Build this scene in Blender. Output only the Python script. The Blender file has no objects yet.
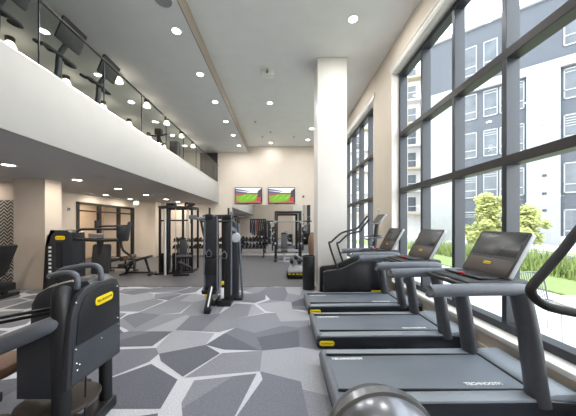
import bpy, bmesh, math, random
from mathutils import Vector, Matrix
random.seed(7)
SC = bpy.context.scene
COL = SC.collection
# ------------------------------------------------------------------ camera
cd = bpy.data.cameras.new('camera'); cam = bpy.data.objects.new('camera', cd); COL.objects.link(cam)
cam.location = (0, 0, 1.6); cam.rotation_euler = (math.pi / 2, 0, 0)
cd.sensor_width = 36; cd.lens = 36 * 252 / 576; cd.shift_x = 6 / 576; cd.shift_y = 16.5 / 576
cd.clip_start = 0.05; cd.clip_end = 500
SC.camera = cam
# ------------------------------------------------------------------ sky
w = bpy.data.worlds.new('sky'); SC.world = w; w.use_nodes = True
nt = w.node_tree; bg = nt.nodes['Background']
tc = nt.nodes.new('ShaderNodeTexCoord'); sx = nt.nodes.new('ShaderNodeSeparateXYZ'); rp = nt.nodes.new('ShaderNodeValToRGB')
nt.links.new(tc.outputs['Generated'], sx.inputs[0]); nt.links.new(sx.outputs['Z'], rp.inputs[0]); nt.links.new(rp.outputs[0], bg.inputs[0])
rp.color_ramp.elements[0].color = (1, 1, 1, 1); rp.color_ramp.elements[1].color = (0.80, 0.90, 1.0, 1)
bg.inputs[1].default_value = 4.2
# ------------------------------------------------------------------ sun (comes over the roof of the gym, lights the garden)
sd = bpy.data.lights.new('sun', 'SUN'); sd.energy = 1.3; sd.angle = 0.02; sd.color = (1, 0.95, 0.86)
sun = bpy.data.objects.new('sun', sd); COL.objects.link(sun)
sun.rotation_euler = Vector((0.80, 0.35, -1.0)).to_track_quat('-Z', 'Y').to_euler()
# ------------------------------------------------------------------ exposure
vs = SC.view_settings; vs.view_transform = 'Standard'; vs.look = 'None'; vs.gamma = 1; vs.use_curve_mapping = False
vs.exposure = 0.6
cy = SC.cycles
cy.max_bounces = 8; cy.diffuse_bounces = 6; cy.glossy_bounces = 4; cy.transparent_max_bounces = 16
cy.caustics_reflective = False; cy.caustics_refractive = False; cy.sample_clamp_indirect = 6
LAMP_HIGH, LAMP_LOW, LAMP_MEZZ = 24, 11, 1.8

# ------------------------------------------------------------------ materials
MATS = {}
def mat(name, col, rough=0.5, metal=0.0, var=0.06, scale=18.0, bump=0.0, spec=0.5, emit=None, es=0.0):
    m = bpy.data.materials.new(name); m.use_nodes = True
    n = m.node_tree; b = n.nodes['Principled BSDF']
    b.inputs['Roughness'].default_value = rough; b.inputs['Metallic'].default_value = metal
    b.inputs['Specular IOR Level'].default_value = spec
    t = n.nodes.new('ShaderNodeTexCoord'); z = n.nodes.new('ShaderNodeTexNoise'); z.inputs['Scale'].default_value = scale; z.inputs['Detail'].default_value = 4
    n.links.new(t.outputs['Object'], z.inputs['Vector'])
    r = n.nodes.new('ShaderNodeValToRGB')
    r.color_ramp.elements[0].position = .3; r.color_ramp.elements[1].position = .7
    r.color_ramp.elements[0].color = (*[c * (1 - var) for c in col], 1); r.color_ramp.elements[1].color = (*[min(1, c * (1 + var)) for c in col], 1)
    n.links.new(z.outputs[0], r.inputs[0]); n.links.new(r.outputs[0], b.inputs['Base Color'])
    if bump:
        bp = n.nodes.new('ShaderNodeBump'); bp.inputs['Strength'].default_value = bump; bp.inputs['Distance'].default_value = .01
        n.links.new(z.outputs[0], bp.inputs['Height']); n.links.new(bp.outputs[0], b.inputs['Normal'])
    if emit:
        b.inputs['Emission Color'].default_value = (*emit, 1); b.inputs['Emission Strength'].default_value = es
    MATS[name] = m
    return m
def glass_mat(name, tint, gloss):
    m = bpy.data.materials.new(name); m.use_nodes = True; n = m.node_tree
    for x in list(n.nodes): n.nodes.remove(x)
    o = n.nodes.new('ShaderNodeOutputMaterial'); t = n.nodes.new('ShaderNodeBsdfTransparent'); g = n.nodes.new('ShaderNodeBsdfGlossy')
    t.inputs[0].default_value = (*tint, 1); g.inputs['Roughness'].default_value = 0.0; g.inputs[0].default_value = (1, 1, 1, 1)
    mx = n.nodes.new('ShaderNodeMixShader'); fr = n.nodes.new('ShaderNodeLayerWeight'); pw = n.nodes.new('ShaderNodeMath'); pw.operation = 'POWER'; pw.inputs[1].default_value = 5; n.links.new(fr.outputs['Facing'], pw.inputs[0]); ad = n.nodes.new('ShaderNodeMath'); ad.inputs[1].default_value = .04; n.links.new(pw.outputs[0], ad.inputs[0])
    ml = n.nodes.new('ShaderNodeMath'); ml.operation = 'MULTIPLY'; ml.inputs[1].default_value = gloss
    ml.use_clamp = True; n.links.new(ad.outputs[0], ml.inputs[0]); n.links.new(ml.outputs[0], mx.inputs[0])
    n.links.new(t.outputs[0], mx.inputs[1]); n.links.new(g.outputs[0], mx.inputs[2]); n.links.new(mx.outputs[0], o.inputs[0])
    return m
def s(r, g, b):
    f = lambda c: (c / 255 / 12.92) if c <= 10 else ((c / 255 + .055) / 1.055) ** 2.4
    return (f(r), f(g), f(b))
WHITE = mat('white_paint', s(230, 227, 222), .38, scale=3, var=.02)
FASCIA = mat('balcony_paint', s(174, 173, 171), .6, scale=3, var=.02)
CEIL = mat('ceiling_paint', s(238, 240, 241), .7, scale=3, var=.02)
SOFF = mat('soffit_paint', s(226, 228, 230), .7, scale=3, var=.02)
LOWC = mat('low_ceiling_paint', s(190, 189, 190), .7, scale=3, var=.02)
BEIGE = mat('beige_paint', s(218, 207, 195), .7, scale=3, var=.02)
TAN = mat('pier_paint', s(214, 203, 188), .7, scale=3, var=.02)
BAND = mat('taupe_paint', s(160, 148, 138), .7, scale=3, var=.02)
FRAME = mat('window_aluminium', s(54, 58, 64), .38, .3, scale=6, var=.05)
GLASS = glass_mat('window_glass', (.97, .985, .98), .7)
RGLASS = glass_mat('railing_glass', (.925, .95, .935), .35)
BLACK = mat('black_plastic', s(29, 30, 33), .42, scale=30)
CHAR = mat('charcoal_plastic', s(46, 48, 54), .38, scale=30)
GREY = mat('grey_plastic', s(98, 103, 112), .42, scale=25)
RAILG = mat('side_rail_grey', s(138, 145, 153), .5, scale=60, bump=.15)
LGREY = mat('silver_plastic', s(172, 176, 182), .4, .2, scale=25)
STEEL = mat('brushed_steel', s(190, 192, 195), .3, .9, scale=40)
CHROME = mat('chrome', s(215, 215, 218), .12, 1.0, var=.02)
BELT = mat('belt_rubber', s(106, 113, 122), .5, scale=160, bump=.2, var=.12)
PAD = mat('padded_vinyl', s(44, 44, 47), .5, scale=60, bump=.08)
YEL = mat('yellow_badge', s(236, 208, 24), .4, var=.02)
WMARK = mat('white_print', s(235, 238, 240), .6, var=.01)
KMARK = mat('black_print', s(25, 24, 20), .6, var=.01)
RED = mat('red_button', s(205, 35, 45), .4)
SCREEN = mat('dark_glass_screen', s(36, 40, 44), .25, scale=5)
LOWSCR = mat('brown_black_panel', s(56, 42, 38), .4, scale=5)
IRON = mat('black_iron', s(30, 30, 33), .5, .2, scale=50)
RUBBER = mat('black_rubber', s(26, 26, 28), .7, scale=80, bump=.1)
WOODB = mat('brown_board', s(62, 55, 51), .45, scale=14, var=.15)
LEATHER = mat('tan_vinyl', s(120, 92, 74), .55, scale=40)
LIGHT = mat('lamp_diffuser', (1, 1, 1), .5, emit=(1, .96, .88), es=9)
WARM = mat('warm_opal_glass', (1, .95, .85), .5, emit=(1, .86, .66), es=2.4)
EXITG = mat('exit_green', s(200, 235, 210), .5, emit=(.35, 1, .55), es=.35)
MIRROR = mat('mirror_silver', (.86, .86, .85), .0, 1.0, var=.0)
BLUE = mat('blue_rubber', s(40, 74, 140), .6)
REDR = mat('red_rubber', s(150, 40, 40), .6)
GLOSSD = mat('grey_metallic_dome', s(125, 127, 132), .28, .7, scale=8)

# ------------------------------------------------------------------ mesh helpers
class MB:
    def __init__(self): self.b = bmesh.new()
    def face(self, pts, mi=0):
        f = self.b.faces.new([self.b.verts.new(p) for p in pts]); f.material_index = mi; return self
    def hexa(self, v, bev=0, seg=2):
        vs_ = [self.b.verts.new(p) for p in v]
        fs = [self.b.faces.new([vs_[i] for i in q]) for q in ((0, 3, 2, 1), (4, 5, 6, 7), (0, 1, 5, 4), (1, 2, 6, 5), (2, 3, 7, 6), (3, 0, 4, 7))]
        bmesh.ops.recalc_face_normals(self.b, faces=fs)
        if bev:
            es = list({e for f in fs for e in f.edges})
            bmesh.ops.bevel(self.b, geom=es, offset=bev, segments=seg, affect='EDGES', profile=.5)
        return self
    def box(self, x0, x1, y0, y1, z0, z1, bev=0, seg=2):
        return self.hexa([(x0, y0, z0), (x1, y0, z0), (x1, y1, z0), (x0, y1, z0), (x0, y0, z1), (x1, y0, z1), (x1, y1, z1), (x0, y1, z1)], bev, seg)
    def bar(self, p0, p1, wy, wz, bev=0, up=(0, 0, 1)):
        p0, p1 = Vector(p0), Vector(p1); d = (p1 - p0).normalized(); u = Vector(up)
        if abs(d.dot(u)) > .98: u = Vector((1, 0, 0))
        a = d.cross(u).normalized(); c = a.cross(d).normalized()
        a *= wy / 2; c *= wz / 2
        return self.hexa([p0 - a - c, p0 + a - c, p0 + a + c, p0 - a + c, p1 - a - c, p1 + a - c, p1 + a + c, p1 - a + c], bev)
    def tube(self, pts, r, n=10, closed=False, sub=0, flat=None):
        pts = [Vector(p) for p in pts]
        if sub: pts = smooth_path(pts, sub, closed)
        m = len(pts); rs = r if isinstance(r, (list, tuple)) else [r] * m
        if len(rs) != m: rs = [rs[0] + (rs[-1] - rs[0]) * i / (m - 1) for i in range(m)]
        t0 = (pts[1] - pts[0]).normalized(); ref = Vector((0, 0, 1)) if abs(t0.z) < .9 else Vector((0, 1, 0))
        nrm = (ref - t0 * ref.dot(t0)).normalized(); rings = []
        for i in range(m):
            if closed: t = (pts[(i + 1) % m] - pts[i - 1]).normalized()
            else: t = (pts[min(i + 1, m - 1)] - pts[max(i - 1, 0)]).normalized()
            nrm = (nrm - t * nrm.dot(t)).normalized(); bi = t.cross(nrm)
            fa, fb = flat if flat else (1, 1)
            rings.append([self.b.verts.new(pts[i] + rs[i] * (fa * math.cos(2 * math.pi * k / n) * nrm + fb * math.sin(2 * math.pi * k / n) * bi)) for k in range(n)])
        for i in range(m if closed else m - 1):
            A, B = rings[i], rings[(i + 1) % m]
            for k in range(n): self.b.faces.new((A[k], A[(k + 1) % n], B[(k + 1) % n], B[k]))
        if not closed:
            self.b.faces.new(rings[0][::-1]); self.b.faces.new(rings[-1])
        return self
    def lathe(self, prof, c=(0, 0, 0), axis=(0, 0, 1), n=24):
        c = Vector(c); ax = Vector(axis).normalized(); u = Vector((1, 0, 0)) if abs(ax.x) < .9 else Vector((0, 1, 0))
        u = (u - ax * u.dot(ax)).normalized(); v = ax.cross(u); rings = []
        for (r, h) in prof:
            if r < 1e-5: rings.append([self.b.verts.new(c + ax * h)])
            else: rings.append([self.b.verts.new(c + ax * h + r * (math.cos(2 * math.pi * k / n) * u + math.sin(2 * math.pi * k / n) * v)) for k in range(n)])
        for A, B in zip(rings, rings[1:]):
            for k in range(n):
                q = [A[k % len(A)], A[(k + 1) % len(A)], B[(k + 1) % len(B)], B[k % len(B)]]
                q = list(dict.fromkeys(q))
                if len(q) > 2: self.b.faces.new(q)
        return self
    def prism(self, poly, o, u, v, d, bev=0):
        o, u, v, d = Vector(o), Vector(u), Vector(v), Vector(d)
        A = [self.b.verts.new(o + u * p[0] + v * p[1]) for p in poly]; B = [self.b.verts.new(o + u * p[0] + v * p[1] + d) for p in poly]
        fs = [self.b.faces.new(A[::-1]), self.b.faces.new(B)]
        for i in range(len(A)): fs.append(self.b.faces.new((A[i], A[(i + 1) % len(A)], B[(i + 1) % len(A)], B[i])))
        bmesh.ops.recalc_face_normals(self.b, faces=fs)
        if bev:
            es = list(set(fs[0].edges) | set(fs[1].edges)); bmesh.ops.bevel(self.b, geom=es, offset=bev, segments=2, affect='EDGES', profile=.5)
        return self
    def sphere(self, c, r, n=12, sc=(1, 1, 1)):
        bmesh.ops.create_uvsphere(self.b, u_segments=n, v_segments=max(6, n * 2 // 3), radius=r, matrix=Matrix.Translation(c) @ Matrix.Diagonal((*sc, 1)))
        return self
    def build(self, name, m, parent=None, loc=None):
        me = bpy.data.meshes.new(name)
        bmesh.ops.recalc_face_normals(self.b, faces=self.b.faces[:])
        for f in self.b.faces: f.smooth = True
        self.b.to_mesh(me); self.b.free()
        for x in (m if isinstance(m, (list, tuple)) else [m]): me.materials.append(x)
        me.set_sharp_from_angle(angle=math.radians(38))
        o = bpy.data.objects.new(name, me); COL.objects.link(o)
        if parent: o.parent = parent
        if loc: o.location = loc
        return o
def smooth_path(P, k, closed=False):
    out = []; m = len(P)
    for i in range(m if closed else m - 1):
        p0 = P[(i - 1) % m] if closed or i else P[0]; p1 = P[i]; p2 = P[(i + 1) % m]; p3 = P[(i + 2) % m] if closed or i + 2 < m else P[-1]
        for j in range(k):
            t = j / k
            out.append(.5 * ((2 * p1) + (p2 - p0) * t + (2 * p0 - 5 * p1 + 4 * p2 - p3) * t * t + (3 * p1 - p0 - 3 * p2 + p3) * t ** 3))
    if not closed: out.append(P[-1])
    return out
def rrect(w_, h_, r, n=5, cx=0, cy_=0):
    out = []
    for (sx_, sy_, a0) in ((1, 1, 0), (-1, 1, 90), (-1, -1, 180), (1, -1, 270)):
        for i in range(n + 1):
            a = math.radians(a0 + 90 * i / n)
            out.append((cx + sx_ * (w_ / 2 - r) + r * math.cos(a), cy_ + sy_ * (h_ / 2 - r) + r * math.sin(a)))
    return out
def tag(o, label=None, cat=None, group=None, kind=None):
    if label: o['label'] = label
    if cat: o['category'] = cat
    if group: o['group'] = group
    if kind: o['kind'] = kind
    return o
def thing(name, label, cat, loc=(0, 0, 0), rz=0, group=None):
    o = bpy.data.objects.new(name, None); COL.objects.link(o); o.location = loc; o.rotation_euler = (0, 0, rz); o.empty_display_size = .1
    return tag(o, label, cat, group)
def copy_tree(o, parent=None):
    c = o.copy(); COL.objects.link(c)
    if parent: c.parent = parent
    for ch in list(o.children): copy_tree(ch, c)
    return c
def dup(root, loc, rz=None, label=None, group=None):
    c = copy_tree(root); c.location = loc
    if rz is not None: c.rotation_euler = (0, 0, rz)
    if label: c['label'] = label
    if group: c['group'] = group
    return c
def struct(name, mb, m, parent=None): return tag(mb.build(name, m, parent), kind='structure')
def words(name, body, c, xd, yd, size, m, parent):
    cu = bpy.data.curves.new(name, 'FONT'); cu.body = body; cu.size = size; cu.align_x = 'CENTER'; cu.align_y = 'CENTER'; cu.extrude = .0008; cu.offset = size * (.035 if m is WMARK else 0)
    cu.materials.append(m)
    tmp = bpy.data.objects.new(name, cu); COL.objects.link(tmp); bpy.context.view_layer.update()
    me = bpy.data.meshes.new_from_object(tmp.evaluated_get(bpy.context.evaluated_depsgraph_get())); bpy.data.objects.remove(tmp); me.name = name
    o = bpy.data.objects.new(name, me); COL.objects.link(o); o.parent = parent
    xd = Vector(xd).normalized(); yd = Vector(yd).normalized(); zd = xd.cross(yd)
    o.matrix_basis = Matrix.Translation(c) @ Matrix((xd, yd, zd)).transposed().to_4x4()
    return o
def badge(c, xd, yd, w_, parent, h_=None):
    "yellow oval maker's plate with black capitals"
    h_ = h_ or w_ * .34; xd = Vector(xd).normalized(); yd = Vector(yd).normalized(); n = xd.cross(yd)
    p = MB().prism(rrect(w_, h_, h_ * .42), Vector(c), xd, yd, n * .006, .0015).build('badge', YEL, parent)
    p['label'] = 'yellow rounded badge with black lettering'
    words('lettering', 'TECHNOGYM', Vector(c) + n * .0072, xd, yd, w_ * .86 / 6.3, KMARK, p)
    return p
def area_lamp(name, loc, power, size, col, parent):
    l = bpy.data.lights.new(name, 'AREA'); l.shape = 'DISK'; l.size = size; l.energy = power; l.color = col
    o = bpy.data.objects.new(name, l); COL.objects.link(o); o.location = loc; o.parent = parent
    return o
ORD = 'first second third fourth fifth sixth seventh eighth ninth tenth eleventh twelfth thirteenth fourteenth'.split()
# ================================================================== THE SETTING
Y0, YB, XW, XG = -3.2, 13.1, 2.5, 2.65
ZC, ZS, ZM0, ZM1, XF = 5.65, 5.34, 2.73, 3.70, -3.28
def carpet_tone(name, c):
    return mat(name, s(*c), .95, scale=75, var=.16, bump=.3, spec=.15)
TONES = [carpet_tone('carpet_light', (184, 186, 192)), carpet_tone('carpet_dark', (97, 99, 107)), carpet_tone('carpet_mid', (128, 130, 137)), carpet_tone('carpet_pale', (150, 152, 158)), carpet_tone('carpet_slate', (112, 114, 122))]
def carpet_floor():
    """carpet whose woven pattern is many-sided grey pieces with pale wedges between them"""
    r_ = random.Random(21); X0, X1, YA, YZ = -9.3, XW, Y0, 6.5
    seeds = []
    nx, ny = 17, 15; dx, dy = (X1 - X0) / nx, (YZ - YA) / ny
    for i in range(-1, nx + 1):
        for j in range(-1, ny + 1):
            seeds.append((X0 + (i + .5 + .5 * (j % 2) - .25 + r_.uniform(-.36, .36)) * dx, YA + (j + .5 + r_.uniform(-.36, .36)) * dy))
    def clip(poly, nx_, ny_, c):                 # keep nx x + ny y <= c
        out = []
        for p, q in zip(poly, poly[1:] + poly[:1]):
            dp, dq = nx_ * p[0] + ny_ * p[1] - c, nx_ * q[0] + ny_ * q[1] - c
            if dp <= 0: out.append(p)
            if dp * dq < 0:
                t = dp / (dp - dq); out.append((p[0] + (q[0] - p[0]) * t, p[1] + (q[1] - p[1]) * t))
        return out
    pin = {}
    m = MB().box(X0, XW + .02, YA, YZ, -.2, 0)
    for sx_, sy_ in seeds:
        P = [(sx_ - 2, sy_ - 2), (sx_ + 2, sy_ - 2), (sx_ + 2, sy_ + 2), (sx_ - 2, sy_ + 2)]
        for ox, oy in seeds:
            if (ox, oy) != (sx_, sy_) and abs(ox - sx_) < 3 and abs(oy - sy_) < 3:
                P = clip(P, ox - sx_, oy - sy_, (ox * ox + oy * oy - sx_ * sx_ - sy_ * sy_) / 2)
        Q = []
        for k, (x, y) in enumerate(P):
            px, py = P[k - 1]
            if math.hypot(x - px, y - py) < .04: continue
            key = (round(x, 2), round(y, 2)); pin.setdefault(key, r_.random() < .58)
            f_ = 0 if pin[key] else r_.choice((0, .08, .18, .30))
            Q.append((x + (sx_ - x) * f_, y + (sy_ - y) * f_))
        for (a_, b__, c_) in ((1, 0, X1 - .002), (-1, 0, -X0), (0, 1, YZ - .02), (0, -1, -YA)): Q = clip(Q, a_, b__, c_) if Q else Q
        if len(Q) < 3: continue
        tone = r_.choice((1, 2, 2, 3, 4, 4))
        if r_.random() < .55 and len(Q) >= 4:      # two tones split by a straight seam
            a0 = r_.uniform(0, 6.28); n_ = (math.cos(a0), math.sin(a0)); c0 = n_[0] * sx_ + n_[1] * sy_ + r_.uniform(-.15, .15)
            parts_ = [(clip(Q, n_[0], n_[1], c0), tone), (clip(Q, -n_[0], -n_[1], -c0), {1: 4, 2: 3, 3: 2, 4: 2}[tone])]
        else: parts_ = [(Q, tone)]
        for q_, t_ in parts_:
            if len(q_) > 2: m.face([(x, y, .002) for x, y in q_], t_)
    return m
RUBF = mat('speckled_rubber_floor', s(84, 84, 88), .55, scale=220, var=.25, bump=.1)
struct('floor', carpet_floor(), TONES)
struct('floor', MB().box(-9.3, XW + .02, 6.5, YB, -.2, -.002), RUBF)
struct('trim_1', MB().box(-7.3, XW, 6.485, 6.515, -.01, .006), mat('floor_strip', s(60, 60, 62), .5))
# ceilings
struct('ceiling', MB().box(-1.76, XW + .4, Y0 - .3, YB + .3, ZC, ZC + .35), CEIL)
struct('ceiling', MB().box(-9.5, -1.76, Y0 - .3, YB + .3, ZS, ZC + .35), SOFF)
struct('trim_2', MB().box(-1.76, -1.735, Y0, YB, ZS, ZC), BAND)
# mezzanine slab with its balcony front
struct('floor', MB().box(-9.3, XF - .02, Y0, YB, ZM0 + .02, ZM1), mat('mezzanine_floor', s(120, 120, 122), .7))
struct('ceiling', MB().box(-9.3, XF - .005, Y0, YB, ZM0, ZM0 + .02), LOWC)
struct('trim_3', MB().box(XF - .06, XF, Y0, YB, ZM0 - .005, ZM1 + .03, .006), FASCIA)
# walls
struct('wall_back', MB().box(-9.5, XW + .4, YB, YB + .3, 0, ZC), BEIGE)
struct('wall_front', MB().box(-9.5, XW + .4, Y0 - .3, Y0, -.2, ZC), BEIGE)
lw = MB().box(-9.6, -9.3, Y0, YB, -.2, ZS)                       # far left, both storeys
lw.box(-9.3, -6.3, 6.72, 7.2, 0, ZM0)                            # wall with the chevron panel
lw.box(-7.6, -7.3, 7.2, 8.95, 0, ZM0); lw.box(-7.6, -7.3, 12.4, YB, 0, ZM0); lw.box(-7.6, -7.3, 8.95, 12.4, 2.42, ZM0)
struct('wall_left', lw, BEIGE)
struct('wall_corner', MB().box(-7.3, -6.28, 12.5, YB, 0, ZM0), BEIGE)
struct('column', MB().box(-6.66, -5.88, 6.25, 6.72, 0, ZM0), BEIGE)
struct('column', MB().box(.86, 1.575, 6.1, 6.78, 0, ZC, .008), WHITE)
struct('trim_4', MB().box(.85, 1.585, 6.09, 6.79, 0, .1, .004), WHITE)
ZH, ZSILL = 5.04, .33
BAY = [(-.62, 5.73), (6.85, 12.25)]
rw = MB()
rw.box(XW, XW + .36, Y0, YB, -.2, ZSILL - .05); rw.box(XW, XW + .36, Y0, YB, ZH, ZC)
for a, b_ in ((Y0, BAY[0][0]), (BAY[0][1], BAY[1][0]), (BAY[1][1], YB)): rw.box(XW, XW + .36, a, b_, ZSILL - .05, ZH)
struct('wall_right', rw, TAN)
struct('baseboard_back', MB().box(-6.28, XW, YB - .015, YB, 0, .1), WHITE)
struct('baseboard_right', MB().box(XW - .015, XW, Y0, YB, 0, .11, .003), TAN)
for i, (a, b_) in enumerate(BAY):
    # reveal lining and head trim
    t = MB().box(XW - .03, XW + .34, a + .01, b_ - .01, ZSILL - .06, ZSILL, .008)
    struct('window_sill', t, WHITE)
    t = MB().box(XW - .012, XG, a, a + .02, ZSILL, ZH); t.box(XW - .012, XG, b_ - .02, b_, ZSILL, ZH); t.box(XW - .012, XG, a + .02, b_ - .02, ZH - .03, ZH)
    t.box(XW - .022, XW + .0, a - .05, b_ + .05, ZH, ZH + .09, .004); t.box(XW - .035, XW, a - .05, b_ + .05, ZH + .09, ZH + .12, .004)
    struct('trim_%d' % (5 + i), t, WHITE)
    k0 = b_ - .02
    win = tag(bpy.data.objects.new('window_%d' % (i + 1), None), kind='structure'); COL.objects.link(win); win.location = (XG, a, ZSILL)
    f = MB(); D = .16
    def rel(x0, x1, y0, y1, z0, z1, bev=.004): f.box(x0 - XG, x1 - XG, y0 - a, y1 - a, z0 - ZSILL, z1 - ZSILL, bev, 1)
    n = round((k0 - a) / .89)
    ys = [k0 - .89 * j for j in range(n + 1)]
    rel(XG, XG + D, a + .02, k0, ZSILL, ZSILL + .09); rel(XG, XG + D, a + .02, k0, ZH - .12, ZH - .03)
    for y in ys:
        y = max(y, a + .08); rel(XG - .002, XG + D + .002, y - .065, y, ZSILL, ZH - .03)
    fr = f.build('frame', FRAME, win)
    f = MB()
    for z in (3.62, 2.36): rel(XG - .004, XG + D + .004, a + .02, k0, z - .055, z + .055)
    f.build('transom', mat('transom_aluminium', s(46, 44, 44), .4, .2), win)
    g = MB().face([(.085, .02, .05), (.085, k0 - a, .05), (.085, k0 - a, ZH - ZSILL - .05), (.085, .02, ZH - ZSILL - .05)])
    g.build('glass', GLASS, win)
# chevron panel on the left wall
def chevron_mat():
    m = bpy.data.materials.new('chevron_tile'); m.use_nodes = True; n = m.node_tree; b = n.nodes['Principled BSDF']; b.inputs['Roughness'].default_value = .5
    N = n.nodes.new; L = n.links.new
    t = N('ShaderNodeTexCoord'); sp = N('ShaderNodeSeparateXYZ'); L(t.outputs['Object'], sp.inputs[0])
    def mth(op, a, c=None):
        k = N('ShaderNodeMath'); k.operation = op
        for i, q in enumerate((a, c)):
            if q is None: continue
            if isinstance(q, (int, float)): k.inputs[i].default_value = q
            else: L(q, k.inputs[i])
        return k.outputs[0]
    zig = mth('PINGPONG', sp.outputs['X'], .09)
    v = mth('ADD', sp.outputs['Z'], zig)
    st = mth('GREATER_THAN', mth('FRACT', mth('MULTIPLY', v, 11.0)), .5)
    mx = N('ShaderNodeMix'); mx.data_type = 'RGBA'; L(st, mx.inputs[0]); mx.inputs[6].default_value = (*s(40, 40, 42), 1); mx.inputs[7].default_value = (*s(190, 188, 182), 1)
    L(mx.outputs[2], b.inputs['Base Color'])
    return m
struct('trim_7', MB().box(-9.0, -7.03, 6.69, 6.72, .02, 2.25), chevron_mat())
# glazed partition in the left wall and the lit corridor behind it
door = tag(bpy.data.objects.new('door_1', None), kind='structure'); COL.objects.link(door); door.location = (-7.3, 8.95, 0)
f = MB()
for y in (.05, 1.15, 2.35, 3.4): f.box(-.09, .03, y - .06, y + .06, 0, 2.42)
f.box(-.09, .03, 0, 3.45, 2.33, 2.42); f.box(-.09, .03, 0, 3.45, 2.08, 2.13); f.box(-.09, .03, 0, 3.45, 0, .1)
f.build('frame', mat('black_door_frame', s(30, 28, 27), .45), door)
MB().face([(-.04, .05, .05), (-.04, 3.4, .05), (-.04, 3.4, 2.4), (-.04, .05, 2.4)]).build('glass', GLASS, door)
h = MB().tube([(.05, 1.28, .9), (.09, 1.28, .9), (.09, 1.28, 1.3), (.05, 1.28, 1.3)], .012, 8); h.build('handle', STEEL, door)
struct('wall_corridor', MB().box(-9.3, -9.25, 7.2, YB, 0, ZM0), mat('corridor_paint', s(226, 200, 172), .7))
# dark doorway at the far end of the mezzanine
struct('door_2', MB().box(-4.25, -3.34, YB - .03, YB, ZM1, ZS - .02, .004), mat('dark_door', s(40, 41, 43), .4))
# mezzanine railing
rail = thing('glass_railing', 'frameless glass railing with slim metal handrail along the mezzanine edge', 'railing', (XF, 0, ZM1 + .03))
js = [Y0 + .02, -2.86 + .0, -1.6, -.34, .92, 2.18, 3.44, 4.70, 5.96, 7.22, 8.48, 9.74, 11.0, 12.2, YB - .01]
for a, b_ in zip(js, js[1:]):
    MB().box(-.046, -.034, a + .006, b_ - .006, 0, .93).build('glass_panel', RGLASS, rail)
MB().tube([(-.04, Y0 + .02, .945), (-.04, YB - .01, .945)], .022, 10).build('handrail', mat('dark_handrail', s(74, 72, 70), .35, .6), rail)
MB().box(-.055, -.025, Y0 + .02, YB - .01, -.005, .05, .003).build('base_channel', STEEL, rail)
for y in js[1:-1]: MB().box(-.05, -.03, y - .005, y + .005, .05, .93).build('joint_strip', CHAR, rail)

# ================================================================== CEILING FITTINGS
def downlight(name, label, loc, r, power, col, grp, n_mat=LIGHT):
    t = thing(name, label, 'ceiling light', loc, 0, grp)
    MB().lathe([(r * .80, -.004), (r, -.006), (r * 1.12, -.004), (r * 1.15, 0), (r * .8, 0)], n=24).build('trim_ring', WHITE, t)
    MB().lathe([(0, -.004), (r * .82, -.004), (r * .82, 0)], n=24).build('diffuser', n_mat, t)
    area_lamp('lamp', (0, 0, -.012), power, r * 1.5, col, t)
    return t
CW, WW = (1, .98, .95), (1, .87, .72)
hi = [(1.4, 4.97), (-.4, 8.4), (1.25, 10.65), (1.23, 12.05), (-.55, 12.5), (1.3, 7.9), (-.4, 3.2), (1.4, 1.9), (-.4, -.5), (1.4, -1.2)]
hl = ['round white downlight on the high ceiling near the window wall', 'white downlight on the high ceiling midway along the room left of the column',
      'upper of the two white downlights on the ceiling just left of the column top', 'lower of the two white downlights on the ceiling just left of the column',
      'small white downlight on the high ceiling just above the back wall', 'white downlight on the high ceiling behind the column',
      'white downlight on the high ceiling overhead', 'white downlight on the high ceiling above the nearest treadmill', 'white downlight on the high ceiling above the camera', 'white downlight on the high ceiling behind the camera']
for (x, y), l in zip(hi, hl): downlight('ceiling_downlight', l, (x, y, ZC), .105, LAMP_HIGH * (.35 if y > 11.5 else 1), CW, 'downlights in the high ceiling')
for i, y in enumerate((3.46, 4.87, 6.28, 7.69, 9.15, 10.55, 11.95)):
    downlight('ceiling_downlight', ORD[i] + ' nearest downlight in the row along the soffit edge above the mezzanine side', (-2.04, y, ZS), .10, LAMP_HIGH * .8, CW, 'downlights along the soffit edge')
for i, y in enumerate((1.6, 3.2, 4.79, 6.40, 8.0, 9.65, 11.3, 12.6)):
    downlight('ceiling_downlight', ORD[i] + ' nearest warm downlight in the row under the mezzanine', (-5.2, y, ZM0), .12, LAMP_LOW, WW, 'downlights under the mezzanine')
for i, y in enumerate((9.65, 11.2)):
    downlight('ceiling_downlight', ('nearer' if i == 0 else 'farther') + ' warm downlight beside the glazed partition under the mezzanine', (-6.75, y, ZM0), .11, LAMP_LOW, WW, 'downlights beside the glazed partition')
downlight('ceiling_downlight', 'warm downlight in front of the black and white chevron panel', (-7.9, 6.3, ZM0), .12, LAMP_LOW * .6, WW, 'downlights under the mezzanine')
downlight('ceiling_downlight', 'warm ceiling light in the corridor behind the glazed partition', (-8.4, 9.3, ZM0), .12, LAMP_LOW * 1.3, WW, 'corridor downlights')
downlight('ceiling_downlight', 'far warm ceiling light in the corridor behind the glazed partition', (-8.4, 11.4, ZM0), .12, LAMP_LOW * 1.3, WW, 'corridor downlights')
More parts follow.
